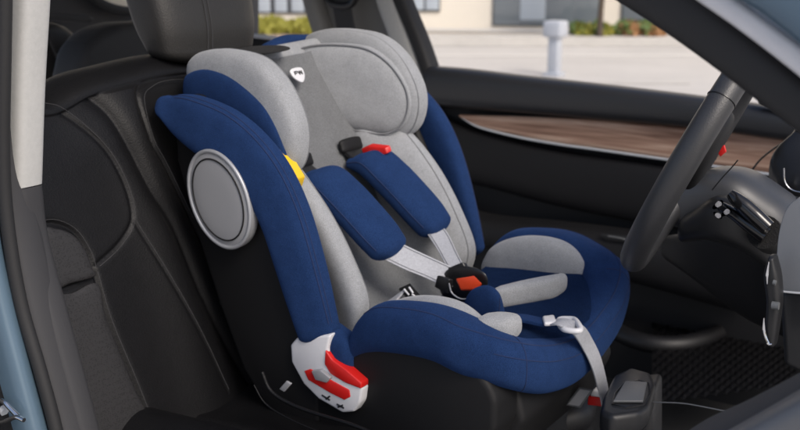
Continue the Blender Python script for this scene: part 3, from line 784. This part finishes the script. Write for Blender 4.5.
cpart('dash_seam', tube([U(a, b, y=-.626) for a, b in ((777, 291), (800, 293), (850, 295))], .0014), 'satin', dsh)
hg = cpart('hinge_bracket', Loft([(U(773, 258, y=-.65), (.004, 0, 0), (0, .012, 0)), (U(773, 275, y=-.65), (.009, 0, 0), (0, .014, 0)), (U(775, 300, y=-.65), (.008, 0, 0), (0, .014, 0)), (U(773, 325, y=-.65), (.007, 0, 0), (0, .014, 0)), (U(772, 342, y=-.65), (.005, 0, 0), (0, .012, 0))], 3).mesh(), 'dashd')
cpart('hinge_edge_glint', tube([U(a, b, y=-.668) for a, b in ((769, 262), (767, 275), (767, 284))], [.0006, .0016, .0006], seg=8), 'chrome', hg)  # thin chrome lines stand in for the highlights along the dark bracket
cpart('hinge_edge_glint', tube([U(a, b, y=-.668) for a, b in ((764, 318), (764, 332), (768, 343), (772, 344))], [.0006, .0018, .0018, .0008], seg=8), 'chrome', hg)
cpart('hinge_pin', tube([U(a, b, y=-.668) for a, b in ((772, 305), (779, 306))], .0045, seg=14), 'inset', hg)
cpart('hinge_pin', tube([U(a, b, y=-.668) for a, b in ((773, 282), (776, 283))], .003, seg=14), 'inset', hg)
# mirror-side speaker pod and cable at the A-pillar foot
cpart('charging_cable', tube([U(a, b, y=.10) for a, b in ((752, 170), (762, 158), (778, 146), (796, 136), (806, 128))], .0018, seg=8), 'blackp')
cpart('instrument_pod', Loft([(U(808, 146, y=-.1), (.03, 0, 0), (0, 0, .03)), (U(798, 170, y=-.12), (.045, 0, 0), (0, 0, .04)), (U(806, 188, y=-.14), (.045, 0, 0), (0, 0, .03))], 2.4).mesh(), 'blackp', dsh)
cpart('pod_edge', tube([U(a, b, y=-.17) for a, b in ((784, 168), (785, 182), (792, 190), (804, 193))], .0012), 'chrome', dsh)
cpart('vent_cap', tube([U(a, b, y=-.1) for a, b in ((792, 121), (798, 127), (806, 132))], .0055), 'white', dsh)
cpart('mirror_sail', prism([U(a, b, y=.60) for a, b in ((757, 88), (768, 84), (800, 108), (800, 118), (758, 104))], (0, .03, 0), .004), 'blackp', dsh)
cpart('horn_button', prism([U(a, b, y=-.38) for a, b in ((716, 150), (724, 145), (726, 152), (720, 157))], (0, .004, 0), .001), 'red', sw)

# ---- near door frame: centre pillar (left), A-pillar (top right), sill (bottom right)
def strip(P, y, th, m, name, parent, n=3.5):
    st = []
    for (ax, ay), (bx, by) in P:
        a, b = U(ax, ay, y=y), U(bx, by, y=y); st.append(((a+b)/2, (b-a)/2, V((0, th, 0))))
    return cpart(name, Loft(st, n).mesh(round_end=(0, 0)), m, parent)
np_ = strip([((-60, -60), (16, -60)), ((-55, 100), (14, 100)), ((-50, 200), (24, 200)), ((-30, 300), (46, 300)), ((0, 400), (72, 400)), ((20, 500), (100, 500))], -1.0, .035, 'pillard', 'door_pillar', car)
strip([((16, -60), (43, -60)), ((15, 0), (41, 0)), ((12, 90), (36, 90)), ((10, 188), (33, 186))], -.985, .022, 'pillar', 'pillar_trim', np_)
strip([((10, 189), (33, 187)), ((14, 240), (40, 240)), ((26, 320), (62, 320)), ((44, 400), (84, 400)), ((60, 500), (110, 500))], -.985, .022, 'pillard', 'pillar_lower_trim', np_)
cpart('door_seal', tube([U(a, b, y=-1.03) for a, b in ((6, -60), (4, 60), (3, 150), (7, 220), (20, 300), (40, 370), (56, 430), (70, 500))], .009, seg=12), 'rubber', np_)
strip([((-100, -60), (-14, -60)), ((-100, 60), (-14, 60)), ((-100, 150), (-12, 150)), ((-90, 230), (-6, 230)), ((-70, 300), (8, 300)), ((-50, 370), (26, 370)), ((-30, 430), (42, 430)), ((-10, 500), (60, 500))], -1.045, .02, 'paint', 'body_side', np_)
stb = cpart('door_striker', tube([U(a, b, y=-1.075) for a, b in ((-6, 398), (4, 402), (10, 408), (18, 416))], .0035, seg=10), 'chrome', np_)
cpart('striker_bar', tube([U(a, b, y=-1.085) for a, b in ((-6, 424), (6, 421), (16, 417), (24, 420))], .003, seg=10), 'chrome', np_)
cpart('striker_bolt', tube([U(a, b, y=-1.07) for a, b in ((0, 408), (5, 412))], .006, seg=12), 'satin', np_)
# A pillar
ap = strip([((540, -48), (690, -48)), ((622, 0), (724, 0)), ((700, 52), (775, 44)), ((800, 128), (840, 100)), ((900, 205), (920, 170))], -.97, .03, 'rubber', 'windscreen_pillar', car)
strip([((606, -30), (650, -30)), ((618, -4), (664, -4)), ((700, 52), (738, 44)), ((800, 130), (825, 110)), ((900, 208), (920, 190))], -.945, .02, 'trim', 'pillar_inner_trim', ap)
strip([((640, -48), (706, -48)), ((686, -10), (736, -10)), ((740, 28), (772, 18)), ((800, 74), (824, 56)), ((880, 140), (900, 120))], -1.0, .018, 'white', 'pillar_reveal', ap)
strip([((690, -60), (960, -60)), ((726, -12), (960, -12)), ((764, 14), (960, 14)), ((812, 52), (960, 52)), ((880, 110), (960, 110))], -1.02, .02, 'paint', 'body_front', ap)
# sill
sl_ = strip([((640, 470), (640, 560)), ((690, 432), (700, 520)), ((740, 408), (760, 500)), ((800, 376), (830, 480)), ((880, 330), (900, 440))], -.99, .05, 'pillard', 'door_sill', car)
strip([((660, 470), (670, 520)), ((720, 436), (735, 490)), ((760, 414), (776, 470)), ((820, 380), (840, 440)), ((880, 345), (900, 400))], -1.035, .03, 'dash', 'sill_panel', sl_)

cpart('shade_roof', prism([V((-2.7, -.88, 1.68)), V((-1.0, -.88, 1.67)), V((-1.0, .62, 1.67)), V((-2.7, .62, 1.68))], (0, 0, .04), .01), 'headliner')  # unseen roof, added to shade the interior, cut short to let top light in

# ================================================================== OUTSIDE
def struct(name, me, m):
    o = link(name, me, m); o['kind'] = 'structure'; return o
struct('ground', prism([V((-120, -60, 0)), V((80, -60, 0)), V((80, 140, 0)), V((-120, 140, 0))], (0, 0, -.2), 0), 'concrete')
WN = V((math.sin(R(27)), -math.cos(R(27)), 0)); WU = V((math.cos(R(27)), math.sin(R(27)), 0))
W0 = V((-math.sin(R(27))*17.3, -1.9+math.cos(R(27))*17.3, 0))
def UW(px, py, d=0): return U(px, py, p=W0+WN*d, n=WN)
def wq(x0, y0, x1, y1, d, th, m, name, parent, bev=.01):
    """box on the facade between photo points; d = distance in front of the wall"""
    a, b = UW(x0, y0, d), UW(x1, y1, d)
    u0, u1 = sorted(((a-W0).dot(WU), (b-W0).dot(WU))); z0, z1 = sorted((a.z, b.z)); z0 = max(z0, 0.0)
    base = W0+WN*d
    P = [base+WU*u0+V((0, 0, z0)), base+WU*u1+V((0, 0, z0)), base+WU*u1+V((0, 0, z1)), base+WU*u0+V((0, 0, z1))]
    return link(name, prism(P, -WN*th, bev), m, parent)
zb = 0
bld = thing('office_building', 'cream rendered office building with dark framed windows across the car park', 'building', tuple(W0))
def wall(u0, u1, z0, z1, m='facade', name='wall', d=0, th=.3):
    base = W0+WN*d
    return link(name, prism([base+WU*u0+V((0, 0, z0)), base+WU*u1+V((0, 0, z0)), base+WU*u1+V((0, 0, z1)), base+WU*u0+V((0, 0, z1))], -WN*th, .01), m, bld)
wall(-16, 14, 0, 9)
wq(250, 27, 720, 34, .06, .05, 'plinth', 'plinth', bld)
def window(x0, y0, x1, y1, nm, pane='glass'):
    f = wq(x0, y0, x1, y1, .04, .04, 'frame', 'window', bld)
    n = nm; w = (x1-x0)/n
    for i in range(n):
        wq(x0+i*w+1.2, y0+1, x0+(i+1)*w-1.2, y1-2.0, .05, .008, pane, 'pane', f, .002)
    return f
f = window(494, -60, 601, 27, 4)
wq(522, -60, 545, 20, .052, .006, 'blind', 'curtain', f, .002)
window(410, -60, 440, 12, 2, 'blind')
window(625, -60, 720, 22, 3)
window(255, -60, 322, 14, 4, 'blind')
window(345, -60, 392, 12, 3, 'blind')
# kerb and red-brown strip on the left
def gstrip(y0, y1, h, m, name, x0=-16, x1=14):
    a = UW(400, y0); 
    P0, P1 = U(x0, y0, z=h), U(x1, y0, z=h); P2, P3 = U(x1, y1, z=h), U(x0, y1, z=h)
    return struct(name, prism([P0, P1, P2, P3], (0, 0, -h+.004), .0), m)
gstrip(38, 34, .12, 'kerb', 'pavement', 200, 760)
gstrip(45, 29, .13, 'clay', 'planting_bed', 200, 326)
gstrip(56, 54.5, .012, 'plinth', 'paving_joint', 380, 760)
gstrip(84, 81.5, .008, 'kerb', 'parking_line', 600, 690)
# pale post
pb_ = U(554, 76, z=0)
post = thing('bollard', 'pale grey metal post standing alone on the car park', 'bollard', tuple(pb_))
pw = U(554, 76, p=pb_, n=fw)
sc = (U(565, 76, p=pb_, n=fw)-U(543, 76, p=pb_, n=fw)).length
hh = (U(554, 22, p=pb_, n=fw)-U(554, 76, p=pb_, n=fw)).length
link('post_body', box(pb_+V((0, 0, hh*.5)), (sc*.5, sc*.5, hh), .015), 'post', post)
link('post_head', box(pb_+V((0, 0, hh*.86)), (sc*.9, sc*.9, hh*.30), .03), 'post', post)
link('post_foot', box(pb_+V((0, 0, .02)), (sc*.8, sc*.8, .04), .008), 'post', post)
d_ = U(453, 31, z=0)
pst = thing('waste_bin', 'small black litter post against the cream wall', 'bin', tuple(d_))
link('bin_body', tube([d_, d_+V((0, 0, .1)), d_+V((0, 0, .24)), d_+V((0, 0, .27))], [.085, .085, .085, .05], seg=14), 'blackp', pst)
link('bin_lid', tube([d_+V((0, 0, .27)), d_+V((0, 0, .30))], [.07, .03], seg=14), 'frame', pst)
# hedges and shrubs made of leaf-sized faces
def leaves(bm, c, rx, ry, rz, n, s=.06):
    for _ in range(n):
        while True:
            q = V((random.uniform(-1, 1), random.uniform(-1, 1), random.uniform(-1, 1)))
            if .35 < q.length < 1: break
        p = V(c)+WU*q.x*rx+WN*q.y*ry+V((0, 0, q.z*rz))
        a = V((random.gauss(0, 1), random.gauss(0, 1), random.gauss(0, 1))).normalized(); b = a.orthogonal().normalized()
        k = s*random.uniform(.6, 1.4)
        bm.faces.new([bm.verts.new(p+a*k), bm.verts.new(p+b*k*.5), bm.verts.new(p-a*k), bm.verts.new(p-b*k*.5)])
def hedge(px0, px1, top, bot, label, m, d=.8, dens=2600, m2=None, name='hedge'):
    a, b = UW(px0, bot, d), UW(px1, bot, d); zt = UW(px0, top, d).z; c = (a+b)/2; h = zt
    t = thing(name, label, name, (c.x, c.y, 0))
    rx = (a-b).length/2
    bm = bmesh.new(); k = max(2, int(rx/.45))
    for i in range(k):
        cc = a.lerp(b, (i+.5)/k); hh = h*random.uniform(.82, 1.0)
        leaves(bm, V((cc.x, cc.y, hh*.52)), rx/k*1.25, .35, hh*.5, dens//k)
    link('foliage', bm, m, t, smooth=False)
    if m2:
        bm = bmesh.new()
        for i in range(k): cc = a.lerp(b, (i+.3)/k); leaves(bm, V((cc.x, cc.y, h*.6)), rx/k, .38, h*.42, 160)
        link('blossom', bm, m2, t, smooth=False)
    for i in range(k):
        cc = a.lerp(b, (i+.5)/k); link('stem', tube([V((cc.x, cc.y, 0)), V((cc.x+.02, cc.y, h*.5))], .03, seg=6, sub=1), 'bark', t)
hedge(250, 328, 15, 30, 'yellow green clipped hedge seen through the rear side window', 'leafy', dens=5200, d=1.2)
hedge(574, 612, 22, 33, 'low green and yellow hedge at the foot of the building behind the pale post', 'leafy', m2='leafg')
hedge(618, 662, 20, 35, 'low orange flowering shrub beside the building at the edge of the window frame', 'leafo', m2='leafg', name='shrub')
# small tree near the right of the window
tb = UW(600, 30, 1.2); tb.z = 0
tree = thing('tree', 'young tree with yellow leaves in front of the office windows', 'tree', tuple(tb))
link('trunk', tube([tb, tb+V((0, 0, .5)), tb+V((.03, 0, 1.0)), tb+V((.0, .05, 1.9))], [.05, .042, .035, .015], seg=10), 'bark', tree)
bm = bmesh.new()
for _ in range(9):
    leaves(bm, tb+V((random.uniform(-.3, .35), random.uniform(-.3, .3), random.uniform(.75, 2.0))), .22, .22, .16, 260, .05)
link('crown', bm, 'leafy', tree, smooth=False)

# ================================================================== LIGHT
w = bpy.data.worlds.new('World'); S.world = w; w.use_nodes = True
nt = w.node_tree; bg = nt.nodes['Background']; sky = nt.nodes.new('ShaderNodeTexSky'); sky.sky_type = 'NISHITA'; sky.sun_disc = False
SE, SAZ = R(42), R(112)      # azimuth measured clockwise from +Y
sky.sun_elevation = SE; sky.sun_rotation = SAZ; sky.dust_density = 3.5; sky.air_density = .8
nt.links.new(sky.outputs[0], bg.inputs[0]); bg.inputs[1].default_value = .13
sd = bpy.data.lights.new('sun', 'SUN'); so = bpy.data.objects.new('sun', sd); COL.objects.link(so)
sd.energy = 1.3; sd.angle = R(24); sd.color = (1, .95, .88)
dirv = V((math.sin(SAZ)*math.cos(SE), math.cos(SAZ)*math.cos(SE), math.sin(SE)))
so.rotation_euler = dirv.to_track_quat('Z', 'Y').to_euler()
so.location = (3, -4, 5)
S.view_settings.view_transform = 'Standard'; S.view_settings.look = 'None'; S.view_settings.exposure = .5; S.view_settings.gamma = 1
